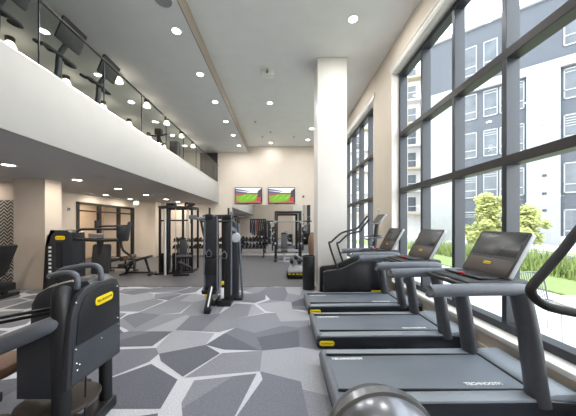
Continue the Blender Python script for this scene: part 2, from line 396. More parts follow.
for (x, nm, ya, nn) in ((-4.06, 'nearer the railing', 6.26, 5), (-5.44, 'farther from the railing', 5.04, 6)):
    for i in range(nn):
        y = ya + 1.31 * i
        t = thing('dome_ceiling_lamp', '%s glowing dome lamp in the mezzanine row %s' % (ORD[i], nm), 'ceiling light', (x, y, ZS), 0, 'dome lamps over the mezzanine')
        MB().lathe([(.0, 0), (.075, 0), (.075, -.07), (.06, -.085), (0, -.085)], n=18).build('cap', mat('bronze_cap', s(70, 62, 55), .4, .5) if 'bronze_cap' not in MATS else MATS['bronze_cap'], t)
        MB().lathe([(.05, -.08), (.075, -.12), (.105, -.20), (.095, -.215), (0, -.22)], n=20).build('shade', WARM, t)
        l = bpy.data.lights.new('lamp', 'POINT'); l.energy = LAMP_MEZZ; l.color = (1, .88, .7); l.shadow_soft_size = .1
        o = bpy.data.objects.new('lamp', l); COL.objects.link(o); o.location = (0, 0, -.35); o.parent = t
t = thing('ceiling_speaker', 'round grey speaker grille in the ceiling above the mezzanine railing', 'speaker', (-1.98, 4.2, ZS))
MB().lathe([(0, -.006), (.12, -.006), (.135, -.01), (.14, 0)], n=24).build('grille', mat('speaker_grille', s(150, 152, 156), .7, scale=200, var=.2), t)
t = thing('projector', 'small white device hanging from the high ceiling left of the column', 'projector', (-.38, 6.55, ZC))
MB().tube([(0, 0, 0), (0, 0, -.12)], .02, 8).build('mount', LGREY, t)
MB().box(-.17, .17, -.1, .1, -.2, -.1, .02).build('body', WHITE, t)
MB().lathe([(.03, 0), (.03, .02), (0, .02)], (.0, -.1, -.15), (0, -1, 0), 12).build('lens', GREY, t)
for i, (x, y) in enumerate(((-.5, 11.0), (.55, 11.6), (-.9, 11.6), (-1.05, 9.9))):
    t = thing('sprinkler_head', ['small sprinkler head on the ceiling left of the far downlights', 'sprinkler head on the ceiling right of the far downlight', 'sprinkler head on the ceiling nearest the back wall at left', 'sprinkler head on the ceiling near the soffit edge'][i], 'sprinkler', (x, y, ZC), 0, 'ceiling sprinklers')
    MB().lathe([(0, 0), (.05, 0), (.05, -.012), (0, -.012)], n=14).build('plate', LGREY, t)
    MB().tube([(0, 0, -.01), (0, 0, -.06)], .012, 8).lathe([(0, -.06), (.03, -.06), (.03, -.065), (0, -.065)], n=10).build('nozzle', STEEL, t)
for i, (x, y) in enumerate(((-4.35, 6.0), (-4.6, 9.4))):
    t = thing('ceiling_vent', ['pale round vent under the mezzanine near its front edge', 'far pale vent under the mezzanine'][i], 'vent', (x, y, ZM0))
    MB().lathe([(.05, -.012), (.14, -.006), (.16, -.012), (.17, 0)], n=20).build('grille', LGREY, t)
t = thing('exit_sign', 'small green lit exit sign hanging under the mezzanine by the partition', 'sign', (-6.62, 11.45, ZM0))
MB().box(-.01, .01, -.01, .01, -.08, 0).build('mount', LGREY, t)
MB().box(-.12, .12, -.025, .025, -.25, -.08, .006).build('housing', EXITG, t)
words('lettering', 'EXIT', (0, -.0265, -.165), (1, 0, 0), (0, 0, 1), .1, mat('exit_letters', s(20, 130, 60), .5, emit=(.02, .5, .12), es=.8), t)
# ================================================================== TREADMILLS
def make_treadmill(label):
    t = thing('treadmill', label, 'treadmill', (0, 0, 0), 0, 'treadmills in a row at the windows')
    W = .86
    MB().prism([(.03, .0), (0, .03), (.0, .11), (.05, .15), (1.75, .17), (2.0, .15), (2.0, .03), (1.95, 0)], (0, 0, 0), (1, 0, 0), (0, 0, 1), (0, W, 0), .012).build('deck', mat('deck_black', s(30, 33, 40), .35) if 'deck_black' not in MATS else MATS['deck_black'], t)
    for y0, y1 in ((.0, .13), (W - .13, W)):
        MB().hexa([(.03, y0 + .004, .14), (1.74, y0 + .004, .16), (1.74, y1, .16), (.03, y1, .14), (.03, y0 + .004, .168), (1.74, y0 + .004, .188), (1.74, y1, .188), (.03, y1, .168)], .008).build('side_rail', RAILG, t)
    b = MB().hexa([(.06, .14, .13), (1.70, .14, .15), (1.70, W - .14, .15), (.06, W - .14, .13), (.06, .14, .166), (1.70, .14, .184), (1.70, W - .14, .184), (.06, W - .14, .166)], .004).build('belt', BELT, t)
    e = Vector((1, 0, .0105)).normalized()
    words('lettering', 'TECHNOGYM', (.26, W - .2, .1690), e, (0, 1, 0), .052, WMARK, b)
    words('lettering', 'TECHNOGYM', (1.36, .22, .1812), e, (0, 1, 0), .052, WMARK, b)
    f = MB()
    for y0, y1 in ((.128, .142), (W - .142, W - .128)): f.box(.05, 1.72, y0, y1, .15, .19, .002)
    f.box(1.695, 1.72, .13, W - .13, .15, .192, .002); f.build('belt_edge', RUBBER, t)
    MB().tube([(.045, .02, .115), (.045, W - .02, .115)], .058, 14).build('rear_roller_cover', GREY, t)
    MB().prism([(1.70, .16), (1.72, .185), (1.80, .21), (1.98, .215), (2.03, .19), (2.03, .06), (1.70, .06)], (0, .03, 0), (1, 0, 0), (0, 0, 1), (0, W - .06, 0), .02).build('motor_cover', RAILG, t)
    badge((.125, -.002, .073), (1, 0, 0), (0, 0, 1), .19, t)
    for y in (.055, W - .055):
        f = MB().tube([(1.68, y, .13), (1.655, y, .30), (1.60, y, .70), (1.53, y, 1.03)], [.09, .088, .084, .08], 14, sub=3, flat=(1.0, .8))
        f.build('upright', mat('upright_metallic', s(84, 85, 90), .35, .4) if 'upright_metallic' not in MATS else MATS['upright_metallic'], t)
        MB().tube([(.80, y, 1.04), (.83, y, 1.05), (1.2, y, 1.06), (1.52, y, 1.06), (1.60, y, 1.04)], [.058, .072, .072, .075, .06], 16, sub=3, flat=(.88, .85)).build('arm', GREY, t)
    MB().hexa([(1.18, .15, 1.075), (1.66, .10, 1.04), (1.66, W - .10, 1.04), (1.18, W - .15, 1.075), (1.18, .17, 1.10), (1.66, .10, 1.125), (1.66, W - .10, 1.125), (1.18, W - .17, 1.10)], .02).build('console_tray', BLACK, t)
    MB().box(1.30, 1.60, .2, W - .2, 1.112, 1.128, .006).build('tray_inlay', SCREEN, t)
    MB().box(1.30, 1.33, W / 2 - .03, W / 2 + .03, 1.12, 1.14, .006).build('stop_button', RED, t)
    MB().tube([(1.20, .10, 1.06), (1.14, .2, 1.07), (1.14, W - .2, 1.07), (1.20, W - .10, 1.06)], .022, 10, sub=4).build('front_grip', BLACK, t)
    # tilted screen
    c = Vector((1.645, W / 2, 1.315)); u = Vector((0, 1, 0)); v = Vector((.215, 0, .39)).normalized(); n = v.cross(u) * -1   # n towards the runner
    n = u.cross(v)
    if n.x > 0: n = -n
    def slab(name, w0, h0, d0, d1, m, cy_=0, r=.02, par=t):
        return MB().prism(rrect(w0, h0, r, 4, 0, cy_), c + n * d0, u, v, n * (d1 - d0), min(.004, abs(d1 - d0) / 3)).build(name, m, par)
    sc_ = slab('screen', .56, .46, -.02, .02, LGREY, 0, .03)
    slab('back_cover', .545, .445, -.026, -.0202, BLACK, 0, .028, sc_)
    slab('bezel', .556, .456, .0202, .024, BLACK, 0, .028, sc_)
    slab('display', .50, .235, .0242, .026, SCREEN, .088, .008, sc_)
    slab('lower_panel', .52, .155, .0242, .026, LOWSCR, -.136, .012, sc_)
    xd = -u
    badge(c + n * .0265 + v * -.115, xd, v, .085, sc_)
    MB().bar(c - n * .02 - v * .2, (1.56, W / 2, 1.06), .2, .05, .01).build('screen_bracket', BLACK, t)
    for x in (.15, 1.85):
        for y in (.1, W - .1): MB().lathe([(0, 0), (.03, 0), (.03, .012), (0, .012)], (x, y, -.004), n=10).build('foot', RUBBER, t)
    return t
tm = make_treadmill('nearest grey treadmill, its whole belt and big dark screen in view')
tm.location = (.43, 2.02, .004)
dup(tm, (.45, 3.23, .004), label='middle grey treadmill of the floor row, between two others')
dup(tm, (.46, 4.42, .004), label='farthest grey treadmill of the floor row, in front of the stair climber')
# upright bikes along the mezzanine railing, facing the hall
t = thing('exercise_bike', 'dark upright bike on the mezzanine, nearest and cut by the picture corner', 'exercise bike', (-4.3, 3.60, ZM1), 0, 'upright bikes along the mezzanine railing')
MB().box(-.62, -.52, -.26, .26, 0, .06, .015).box(.34, .44, -.26, .26, 0, .06, .015).box(-.58, .40, -.05, .05, .02, .10, .015).build('base_frame', BLACK, t)
MB().prism([(-.30, .1), (.30, .1), (.34, .35), (.22, .60), (.0, .62), (-.25, .45)], (0, -.08, 0), (1, 0, 0), (0, 0, 1), (0, .16, 0), .03).build('drive_housing', CHAR, t)
MB().tube([(.16, 0, .45), (.20, 0, .75), (.22, 0, 1.0), (.33, 0, 1.18), (.42, 0, 1.32)], [.06, .035], 12, sub=3).build('mast', CHAR, t)
MB().tube([(-.40, 0, .3), (-.48, 0, .84)], .035, 12).build('seat_post', STEEL, t)
MB().prism([(-.14, -.11), (.02, -.10), (.16, -.03), (.16, .03), (.02, .10), (-.14, .11)], (-.46, 0, .84), (1, 0, 0), (0, 1, 0), (0, 0, .07), .025).build('seat', PAD, t)
MB().tube([(.06, -.31, 1.06), (.16, -.31, 1.0), (.26, -.28, .98), (.26, .28, .98), (.16, .31, 1.0), (.06, .31, 1.06)], .03, 10, sub=3).build('handlebar', PAD, t)
for y in (-.13, .13): MB().tube([(.25, y, .98), (.14, y, 1.02), (.06, y, 1.12)], .026, 10, sub=3).build('bar_end', PAD, t)
for sg in (-1, 1):
    MB().box(-.02, .04, sg * .10 - .012, sg * .10 + .012, .16 if sg > 0 else .34, .36 if sg > 0 else .54, .006).build('crank', STEEL, t)
    MB().box(-.06, .08, sg * .17 - .055, sg * .17 + .055, .14 if sg > 0 else .52, .18 if sg > 0 else .56, .01).build('pedal', RUBBER, t)
c_ = Vector((.46, 0, 1.34)); v = Vector((.17, 0, .40)).normalized(); n = -Vector((v.z, 0, -v.x))
sc_ = MB().prism(rrect(.52, .40, .02, 4), c_, (0, 1, 0), v, n * .04, .008).build('screen', BLACK, t)
MB().prism(rrect(.48, .36, .01, 4), c_ + n * .0405, (0, 1, 0), v, n * .003).build('display', SCREEN, sc_)
for y, l in ((4.62, 'second dark upright bike along the glass railing of the mezzanine'), (5.62, 'third and farthest dark upright bike along the mezzanine glass railing')): dup(t, (-4.3, y, ZM1), label=l)

# ================================================================== STAIR CLIMBER
t = thing('stair_climber', 'black stair climber with tall bent handrails between column and windows', 'stair climber', (.90, 5.38, 0))
prof = [(0, .0), (0, .58), (.06, .61), (.36, .64), (.86, .87), (1.22, .87), (1.36, .8), (1.36, 0)]
for y in (0, .56): MB().prism(prof, (0, y, 0), (1, 0, 0), (0, 0, 1), (0, .12, 0), .02).build('side_shroud', BLACK, t)
for i in range(4): MB().box(.06 + .24 * i, .34 + .24 * i, .12, .56, .06, .18 + .16 * i, .01).build('step', CHAR, t)
MB().prism([(0, .0), (0, .25), (.36, .32), (.36, 0)], (1.0, .08, .6), (1, 0, 0), (0, 0, 1), (0, .52, 0), .02).build('front_cover', CHAR, t)
badge((1.13, -.003, .155), (1, 0, 0), (0, 0, 1), .26, t, .085)
pth = [(.31, .60), (.12, 1.17), (.17, 1.23), (.39, 1.42), (.68, 1.50), (.76, 1.56), (.94, 1.78)]
for y, dx in ((.05, 0), (.63, .30)):
    MB().tube([(x + dx * (.8 if i > 4 else 1), y, z - dx * .18) for i, (x, z) in enumerate(pth)], .021, 10, sub=4).build('handrail', BLACK, t)
MB().tube([(1.14, .32, .8), (1.20, .32, 1.2), (1.25, .32, 1.62)], [.06, .045, .04], 10).build('console_post', CHAR, t)
for i in range(3): MB().tube([(1.12, .2, .95 + .15 * i), (1.14, .44, .95 + .15 * i)], .02, 8).build('bottle_holder', LGREY, t)
c = Vector((1.31, .32, 1.71)); u = Vector((0, 1, 0)); v = Vector((.13, 0, .19)).normalized(); n = -Vector((v.z, 0, -v.x))
sc_ = MB().prism(rrect(.46, .27, .02, 4), c, u, v, n * .035, .006).build('screen', LGREY, t)
MB().prism(rrect(.42, .23, .01, 4), c + n * .0355, u, v, n * .003).build('display', SCREEN, sc_)
MB().tube([(1.05, .02, 1.30), (.98, .15, 1.28), (.98, .5, 1.28), (1.05, .62, 1.3), (1.25, .62, 1.34), (1.25, .02, 1.34)], .018, 8, closed=True, sub=3).build('front_grip', GREY, t)

# ================================================================== ELLIPTICAL IN FRONT (dome and one handle in view)
t = thing('elliptical_trainer', 'elliptical trainer cut by the picture bottom, grey metal dome and looped black handle', 'elliptical trainer', (.40, 1.02, 0))
MB().box(-.3, 1.7, -.06, .06, .02, .1, .02).box(-.32, -.2, -.3, .3, 0, .06, .02).box(1.5, 1.62, -.3, .3, 0, .06, .02).build('base_frame', CHAR, t)
MB().prism(rrect(.52, .62, .2, 6, 0, .37), (0, -.13, 0), (1, 0, 0), (0, 0, 1), (0, .26, 0), .04).build('drive_housing', CHAR, t)
d = MB().sphere((0, 0, .70), .225, 32, (1, .9, 1)).lathe([(.21, -.03), (.236, -.02), (.236, .02), (.21, .03)], (0, 0, .70), (0, 1, 0), 40)
d.build('dome', GLOSSD, t)
for sg in (1, -1):
    MB().bar((.0, sg * .2, .55), (1.45, sg * .2, .42), .05, .06, .012).build('pedal_arm', LGREY, t)
    MB().box(.45, .85, sg * .2 - .08, sg * .2 + .08, .52, .56, .015).build('pedal', RUBBER, t)
    q = [(1.24, 1.70), (1.117, 1.556), (1.049, 1.468), (.95, 1.352), (.895, 1.288), (.885, 1.247), (.957, 1.182), (1.117, 1.143), (1.29, 1.12), (1.5, 1.12)]
    MB().tube([(x, sg * .28, z) for x, z in q], .022, 12, sub=4).build('handle', RUBBER, t)
    MB().tube([(1.24, sg * .28, 1.70), (1.45, sg * .27, 1.6), (1.5, sg * .26, 1.12), (1.45, sg * .24, .45)], .024, 10, sub=4).build('swing_arm', CHAR, t)
MB().tube([(1.55, 0, .08), (1.52, 0, .8), (1.45, 0, 1.42)], [.08, .07, .05], 14).build('mast', CHAR, t)
MB().bar((1.48, -.24, .62), (1.48, .24, .62), .06, .06, .01).build('pivot_bar', LGREY, t)
c = Vector((1.46, 0, 1.5)); v = Vector((.2, 0, .3)).normalized(); n = -Vector((v.z, 0, -v.x))
MB().prism(rrect(.4, .25, .02, 4), c, (0, 1, 0), v, n * .035, .006).build('screen', BLACK, t)

# ================================================================== SELECTORIZED MACHINE, FRONT LEFT
t = thing('strength_machine', 'large dark strength machine in the left foreground with yellow badge on its end panel', 'strength machine', (-1.95, 1.95, 0))
def L(x, y, z): return (x + 1.95, y - 1.95, z)
def panel_poly(g, z0):
    "end panel outline in (y, z), grown by g"
    P = [(1.702 - g, z0), (1.72 - g, .75), (1.742 - g, .95), (1.77 - g * .8, 1.03 + g * .4), (1.815 - g * .5, 1.09 + g * .8), (1.89, 1.13 + g), (2.0, 1.145 + g), (2.16, 1.14 + g), (2.225 + g * .5, 1.12 + g * .7), (2.265 + g, 1.05), (2.27 + g, .75), (2.27 + g, z0 - .02)]
    return P
pan = panel_poly(0, .47)
p = MB().prism(pan, L(-1.50, 0, 0), (0, 1, 0), (0, 0, 1), (.045, 0, 0), .012).build('end_panel', CHAR, t)
MB().prism([(1.775, .748), (1.80, .95), (1.825, 1.02), (1.86, 1.07), (1.92, 1.09), (2.0, 1.11), (2.15, 1.105), (2.205, 1.08), (2.235, 1.03), (2.24, .748)], L(-1.455, 0, 0), (0, 1, 0), (0, 0, 1), (.008, 0, 0), .003).build('upper_plate', BLACK, p)
MB().prism([(1.755, .735), (2.24, .735), (2.24, .475), (1.735, .49)], L(-1.455, 0, 0), (0, 1, 0), (0, 0, 1), (.006, 0, 0), .002).build('lower_plate', mat('slate_plate', s(62, 66, 72), .4), p)
badge(Vector(L(-1.446, 2.05, 1.00)), (0, 1, .04), (0, -.04, 1), .20, p, .065)
for (y, z) in ((1.77, 1.05), (2.21, 1.06), (1.77, .72), (2.22, .78), (1.775, .62), (1.80, .60), (1.78, .57), (2.02, .69), (2.225, .72)):
    MB().sphere(L(-1.448, y, z), .009, 8).build('screw', CHROME, p)
for y, r in ((1.76, .055), (2.20, .05)):
    MB().tube([L(-1.54, y, 0), L(-1.54, y, .6), L(-1.545, y, 1.02), L(-1.58, 1.955 + (y - 1.955) * .75, 1.13)], r, 14, sub=3).build('post', BLACK, t)
prof = [(-1.52, .52), (-1.52, 1.12), (-1.57, 1.16), (-1.72, 1.15), (-1.90, 1.10), (-1.99, 1.05), (-2.04, .96), (-2.07, .52)]
MB().prism([(a + 1.95, b_) for a, b_ in prof], (0, 2.02 - 1.95, 0), (1, 0, 0), (0, 0, 1), (0, .30, 0), .06).build('stack_housing', mat('housing_grey', s(60, 64, 70), .36), t)
MB().tube([L(-1.90, 2.13, 1.18), L(-1.84, 2.13, 1.22), L(-1.62, 2.13, 1.255), L(-1.55, 2.13, 1.235), L(-1.53, 2.13, 1.18), L(-1.53, 2.13, 1.11)], .022, 12, sub=4).build('handle', GREY, t)
MB().tube([L(-1.79, 1.96, 1.20), L(-1.68, 1.95, 1.225), L(-1.61, 1.95, 1.215), L(-1.585, 1.95, 1.18), L(-1.585, 1.95, 1.10)], .022, 12, sub=4).build('handle', GREY, t)
MB().tube([L(-1.79, 1.96, 1.20), L(-1.87, 2.03, 1.185), L(-1.90, 2.13, 1.18)], .022, 12, sub=3).build('handle_link', GREY, t)
MB().tube([L(-1.54, 1.755, .93), L(-1.64, 1.70, .89), L(-2.0, 1.66, .76), L(-2.6, 1.62, .66)], [.05, .068, .07, .07], 16, sub=4).build('lever_arm', GREY, t)
for z in (.0, .045): MB().tube([L(-1.5, 1.80, 1.0 + z * .6), L(-2.6, 1.75, .79 + z)], .012, 8).build('guide_rod', BLACK, t)
MB().prism([(a + 1.95, b_) for a, b_ in [(-1.56, .40), (-1.56, .86), (-1.82, .78), (-1.82, .40)]], (0, 1.72 - 1.95, 0), (1, 0, 0), (0, 0, 1), (0, .1, 0), .015).build('side_cover', CHAR, t)
MB().prism(rrect(.50, .36, .1, 5), L(-2.28, 1.95, .46), (1, 0, 0), (0, 1, 0), (0, 0, .09), .03).build('seat', LEATHER, t)
MB().tube([L(-2.35, 1.98, .02), L(-2.35, 1.98, .5)], .05, 12).build('seat_post', CHAR, t)
MB().prism(rrect(.50, .40, .15, 7), L(-1.70, 1.93, .245), (1, 0, 0), (0, 1, 0), (0, 0, .03), .008).build('foot_plate', WOODB, t)
MB().box(.02, .26, -.3, .3, .10, .235, .02).build('plate_bracket', BLACK, t)
MB().box(.34, .48, -.3, .3, 0, .09, .015).box(-.7, -.58, -.34, .34, 0, .09, .015).box(-.6, .4, -.06, .06, .01, .1, .015).build('base_frame', BLACK, t)
MB().tube([L(-1.50, 1.93, .52), L(-1.52, 1.94, .1)], .006, 6).build('cable', RUBBER, t)

# ================================================================== SEATED PRESS AT THE LEFT COLUMN
t = thing('seated_press_machine', 'black seated press machine with long twin beams beside the white column', 'strength machine', (-5.05, 5.75, 0))
def L(x, y, z): return (x + 5.05, y - 5.75, z)
def sil(x0, x1, zt, r): return [(x0, 0)] + [(x0 + .06, zt - .35), (x0 + .10, zt - .12), (x0 + .2, zt - .02), (x0 + .3, zt), (x1 - .1, zt), (x1 - .02, zt - .06), (x1, zt - .3), (x1, 0)]
MB().prism([(a + 5.05, b_) for a, b_ in sil(-5.47, -5.15, 1.46, .1)], (0, .0, 0), (1, 0, 0), (0, 0, 1), (0, .42, 0), .012).build('tower_shell', BLACK, t)
p = MB().prism([(a + 5.05, b_) for a, b_ in sil(-5.30, -4.72, 1.47, .1)], (0, -.09, 0), (1, 0, 0), (0, 0, 1), (0, .40, 0), .012).build('tower_front', CHAR, t)
MB().box(-.03, .13, -.097, -.089, .25, 1.2, .002).build('weight_window', SCREEN, p)
for i in range(7): MB().box(-.19, -.13, -.098, -.09, .52 + .09 * i, .565 + .09 * i, .001).build('weight_tag', WMARK, p)
badge((.07, -.094, 1.30), (1, 0, 0), (0, 0, 1), .22, p, .09)
MB().tube([L(-4.82, 5.85, 1.36), L(-4.7, 5.85, 1.47), L(-4.55, 5.85, 1.49), L(-3.86, 5.85, 1.49)], .028, 10, sub=3).build('beam', BLACK, t)
MB().tube([L(-4.80, 5.75, 1.27), L(-4.2, 5.75, 1.24), L(-3.75, 5.75, 1.25)], .04, 10).build('beam', BLACK, t)
MB().tube([L(-4.5, 6.15, 1.55), L(-4.3, 6.15, 1.56), L(-3.75, 6.15, 1.57)], .026, 10).build('beam', BLACK, t)
MB().tube([L(-4.52, 6.15, 1.5), L(-4.52, 6.15, 1.70)], .05, 10).build('grip', PAD, t)
MB().box(.66, .98, -.05, .02, 1.29, 1.40, .02).build('linkage', STEEL, t)
MB().box(1.25, 1.30, .05, .42, 1.2, 1.55, .015).build('end_plate', BLACK, t)
MB().prism(rrect(.12, .46, .05, 5), L(-3.60, 5.9, 1.44), (.2, .98, 0), (.16, 0, 1), (.02, -.04, 0), .012).build('press_pad', CHAR, t)
MB().tube([L(-3.78, 5.9, 1.25), L(-3.72, 5.9, 1.0), L(-3.5, 5.9, .82), L(-3.46, 5.9, .55)], .028, 10, sub=3).build('swing_arm', BLACK, t)
MB().prism(rrect(.40, .70, .06, 5), L(-4.18, 5.78, .80), (1, 0, 0), (0, .1, 1), (0, .10, 0), .03).build('backrest', PAD, t)
MB().box(.62, 1.05, -.32, .08, .38, .47, .03).build('seat', PAD, t)
MB().box(.80, .90, .04, .12, 0, 1.3, .01).build('seat_post', BLACK, t)
MB().box(-.3, 1.05, .1, .18, 0, .08, .01).box(.8, .9, -.3, .5, 0, .07, .01).build('base_frame', BLACK, t)
for z in (.62, .58): MB().tube([L(-4.70, 5.7, z + .02), L(-4.42, 5.62, z + .14)], .014, 8).build('lever', STEEL, t)

# ================================================================== RECUMBENT BIKE AT FAR LEFT
t = thing('recumbent_bike', 'black recumbent bike cut off by the left picture edge', 'exercise bike', (-6.3, 5.5, 0))
MB().box(-.9, .28, -.05, .05, .08, .16, .02).box(.2, .3, -.28, .28, 0, .08, .02).box(-.95, -.85, -.28, .28, 0, .08, .02).build('frame', BLACK, t)
MB().hexa([(-.02, -.22, .52), (.08, -.22, .50), (.08, .22, .50), (-.02, .22, .52), (.27, -.2, 1.16), (.36, -.2, 1.14), (.36, .2, 1.14), (.27, .2, 1.16)], .03).build('backrest', PAD, t)
MB().box(-.42, .04, -.22, .22, .44, .54, .035).build('seat', PAD, t)
MB().box(-.25, -.05, -.06, .06, .12, .46, .01).box(-.3, .25, -.16, .16, .28, .34, .02).build('seat_carriage', CHAR, t)
for y in (-.26, .26): MB().tube([(-.35, y, .44), (-.05, y, .50), (.2, y, .50)], .02, 8).build('side_handle', LGREY, t)
MB().box(.12, .26, -.24, .24, .12, .3, .03).build('rear_cover', BLACK, t)
MB().sphere((-1.0, 0, .45), .32, 18, (1, .4, 1)).build('drive_housing', CHAR, t)
MB().tube([(-1.0, 0, .7), (-.9, 0, 1.2)], .04, 10).build('mast', CHAR, t)
MB().box(-.96, -.92, -.2, .2, 1.15, 1.45, .01).build('screen', BLACK, t)

# ================================================================== DUAL PULLEY TOWER IN THE MIDDLE
t = thing('dual_pulley_tower', 'dark dual pulley tower with two columns standing free mid-floor', 'cable machine', (-1.2, 5.0, 0))
def L(x, y, z): return (x + 1.2, y - 5.0, z)
MB().box(-.29, -.07, -.12, .10, .33, 1.77, .02).build('column_cover', CHAR, t)
MB().box(.0, .17, -.02, .25, .12, 1.74, .02).build('column_cover', BLACK, t)
MB().prism([(.02, 0), (.28, 0), (.27, 1.2), (.22, 1.62), (.16, 1.7), (.10, 1.66), (.06, 1.2)], (0, .30, 0), (1, 0, 0), (0, 0, 1), (0, .16, 0), .03).build('stack_shroud', CHAR, t)
MB().tube([L(-.93, 5.36, 1.62), L(-.90, 5.42, .9), L(-.86, 5.5, .05)], .026, 10).build('rear_leg', GREY, t)
MB().tube([(-.30, -.1, 1.70), (-.30, -.16, 1.0), (-.30, -.1, .3)], .018, 8).build('guide_rail', GREY, t)
MB().tube([(-.05, -.14, 1.75), (-.05, -.14, .2)], .014, 8).build('guide_rail', GREY, t)
MB().tube([(.19, .0, 1.85), (.19, .0, .2)], .02, 8).build('guide_rail', GREY, t)
for (x, y) in ((-.22, -.05), (.13, .05)):
    MB().box(x - .07, x + .07, y - .09, y + .09, 1.70, 1.80, .02).tube([(x, y, 1.78), (x, y, 1.93)], .022, 10).build('column_cap', BLACK, t)
MB().bar((-.36, -.05, 1.74), (.22, .1, 1.76), .10, .09, .015).tube([(-.36, -.1, 1.66), (.2, .0, 1.66)], .02, 8).build('top_bridge', BLACK, t)
MB().tube([(-.25, -.1, 1.74), (-.4, -.14, 1.70), (-.52, -.16, 1.74)], .03, 10).box(-.58, -.44, -.2, -.1, 1.70, 1.78, .015).build('pulley_arm', GREY, t)
MB().tube([(-.54, -.15, 1.72), (-.55, -.15, 1.62)], .02, 8).build('cable_stop', RUBBER, t)
MB().tube([(-.42, .0, 1.74), (-.36, -.05, 1.5), (-.28, -.1, 1.25)], .024, 8, sub=3).build('swing_arm', BLACK, t)
MB().lathe([(0, -.05), (.09, -.04), (.11, 0), (.09, .04), (0, .05)], (.24, .2, 1.33), (.3, -1, 0), 18).build('pulley_housing', LGREY, t)
MB().bar((.13, .05, 1.56), (.25, .2, 1.45), .06, .09, .02).build('pulley_bracket', GREY, t)
for (x, y, z) in ((-.2, -.14, 1.06), (.07, -.04, 1.02)):
    MB().tube([(x, y - .02, z + .06), (x - .05, y - .04, z), (x - .04, y - .04, z - .08), (x + .04, y - .04, z - .08), (x + .05, y - .04, z), (x, y - .02, z + .06)], .010, 8).build('handle', GREY, t)
MB().box(-.295, -.065, -.15, -.118, .62, .95, .008).box(-.295, -.065, -.15, -.118, .97, 1.02, .004).build('stack_cover', IRON, t)
MB().box(-.32, -.05, -.24, .02, .28, .34, .01).build('foot_platform', BLACK, t)
MB().bar((-.15, -.48, .05), (-.16, -.1, .40), .09, .12, .012).box(-.20, -.08, -.52, -.40, 0, .1, .02).build('front_leg', BLACK, t)
MB().bar((-.125, -.485, .12), (-.135, -.19, .40), .02, .06, .004).build('height_scale', WMARK, t)
MB().box(-.25, -.11, -.26, -.235, .215, .28, .008).build('yellow_lever', YEL, t)
MB().box(.015, .065, -.08, -.05, .42, .49, .008).build('yellow_lever', YEL, t)
MB().box(.0, .06, -.07, -.05, .15, .36, .006).build('weight_window', WMARK, t)
MB().box(-.25, -.1, -.1, .3, .02, .12, .015).box(-.1, .36, .3, .52, 0, .06, .015).box(-.06, .2, -.1, .3, .0, .12, .01).build('base_frame', BLACK, t)

# ================================================================== MULTI-STATION RIG
t = thing('cable_rig', 'tall black cable crossover rig with a silver guide column at back left', 'cable machine', (-3.5, 8.3, 0))
up = [(-.47, -.1), (-.15, -.25), (.22, .05), (.48, .15), (-.47, .6), (.48, .75)]
for x, y in up: MB().box(x - .032, x + .032, y - .032, y + .032, 0, 2.16, .006).build('upright', IRON, t)
f = MB()
for (a, b_) in (((-.5, -.1), (-.12, -.25)), ((-.15, -.25), (.22, .05)), ((.22, .05), (.48, .15)), ((-.47, -.1), (-.47, .6)), ((.48, .15), (.48, .75)), ((-.47, .6), (.48, .75))):
    f.bar((*a, 2.16), (*b_, 2.16), .07, .09, .008)
f.build('top_frame', IRON, t)
MB().bar((.30, .1, 2.17), (1.0, -1.2, 2.17), .07, .07, .008).tube([(.55, -.6, 2.17), (.75, -1.1, 2.21), (1.05, -1.25, 2.17)], .03, 8).build('pullup_bar', IRON, t)
MB().box(-.28, -.02, -.1, .14, 2.16, 2.3, .02).build('pulley_block', IRON, t)
MB().tube([(-.20, -.32, .0), (-.20, -.32, 2.1)], .034, 12).build('silver_column', mat('silver_paint', s(205, 205, 205), .4, .2), t)
for x, y in ((-.36, -.05), (-.30, -.05), (.02, -.05), (.33, .1), (.38, .1)): MB().tube([(x, y, .1), (x, y, 2.12)], .012, 8).build('guide_rod', STEEL, t)
for x, y in ((-.36, .02), (.0, .08), (.36, .2)):
    st = MB()
    for i in range(9): st.box(x - .12, x + .12, y - .08, y + .08, .10 + .062 * i, .155 + .062 * i, .004)
    st.build('weight_stack', IRON, t)
    MB().box(x - .13, x + .13, y - .1, y + .1, 0, .1, .008).build('stack_base', IRON, t)
MB().bar((-.36, -.3, 1.72), (.4, .0, 1.74), .04, .05, .006).build('cross_bar', IRON, t)
MB().prism(rrect(.42, .24, .06, 4), (.42, -.35, .56), (1, .2, 0), (0, .4, .3), (0, -.05, .07), .02).build('seat', PAD, t)
MB().prism(rrect(.22, .5, .05, 4), (.28, -.12, .85), (1, .2, 0), (0, .1, 1), (0, .07, 0), .02).build('backrest', PAD, t)
MB().bar((.34, -.5, .0), (.36, -.15, .62), .06, .06, .01).bar((.12, -.5, .03), (.6, -.42, .03), .07, .06, .01).bar((-.55, -.32, .03), (.55, .1, .03), .08, .06, .01).bar((-.47, -.1, .03), (-.47, .6, .03), .08, .06, .01).bar((.48, .15, .03), (.48, .75, .03), .08, .06, .01).build('base_frame', IRON, t)
MB().tube([(.3, -.45, .42), (.72, -.6, .26)], .05, 10).build('leg_roller', PAD, t)

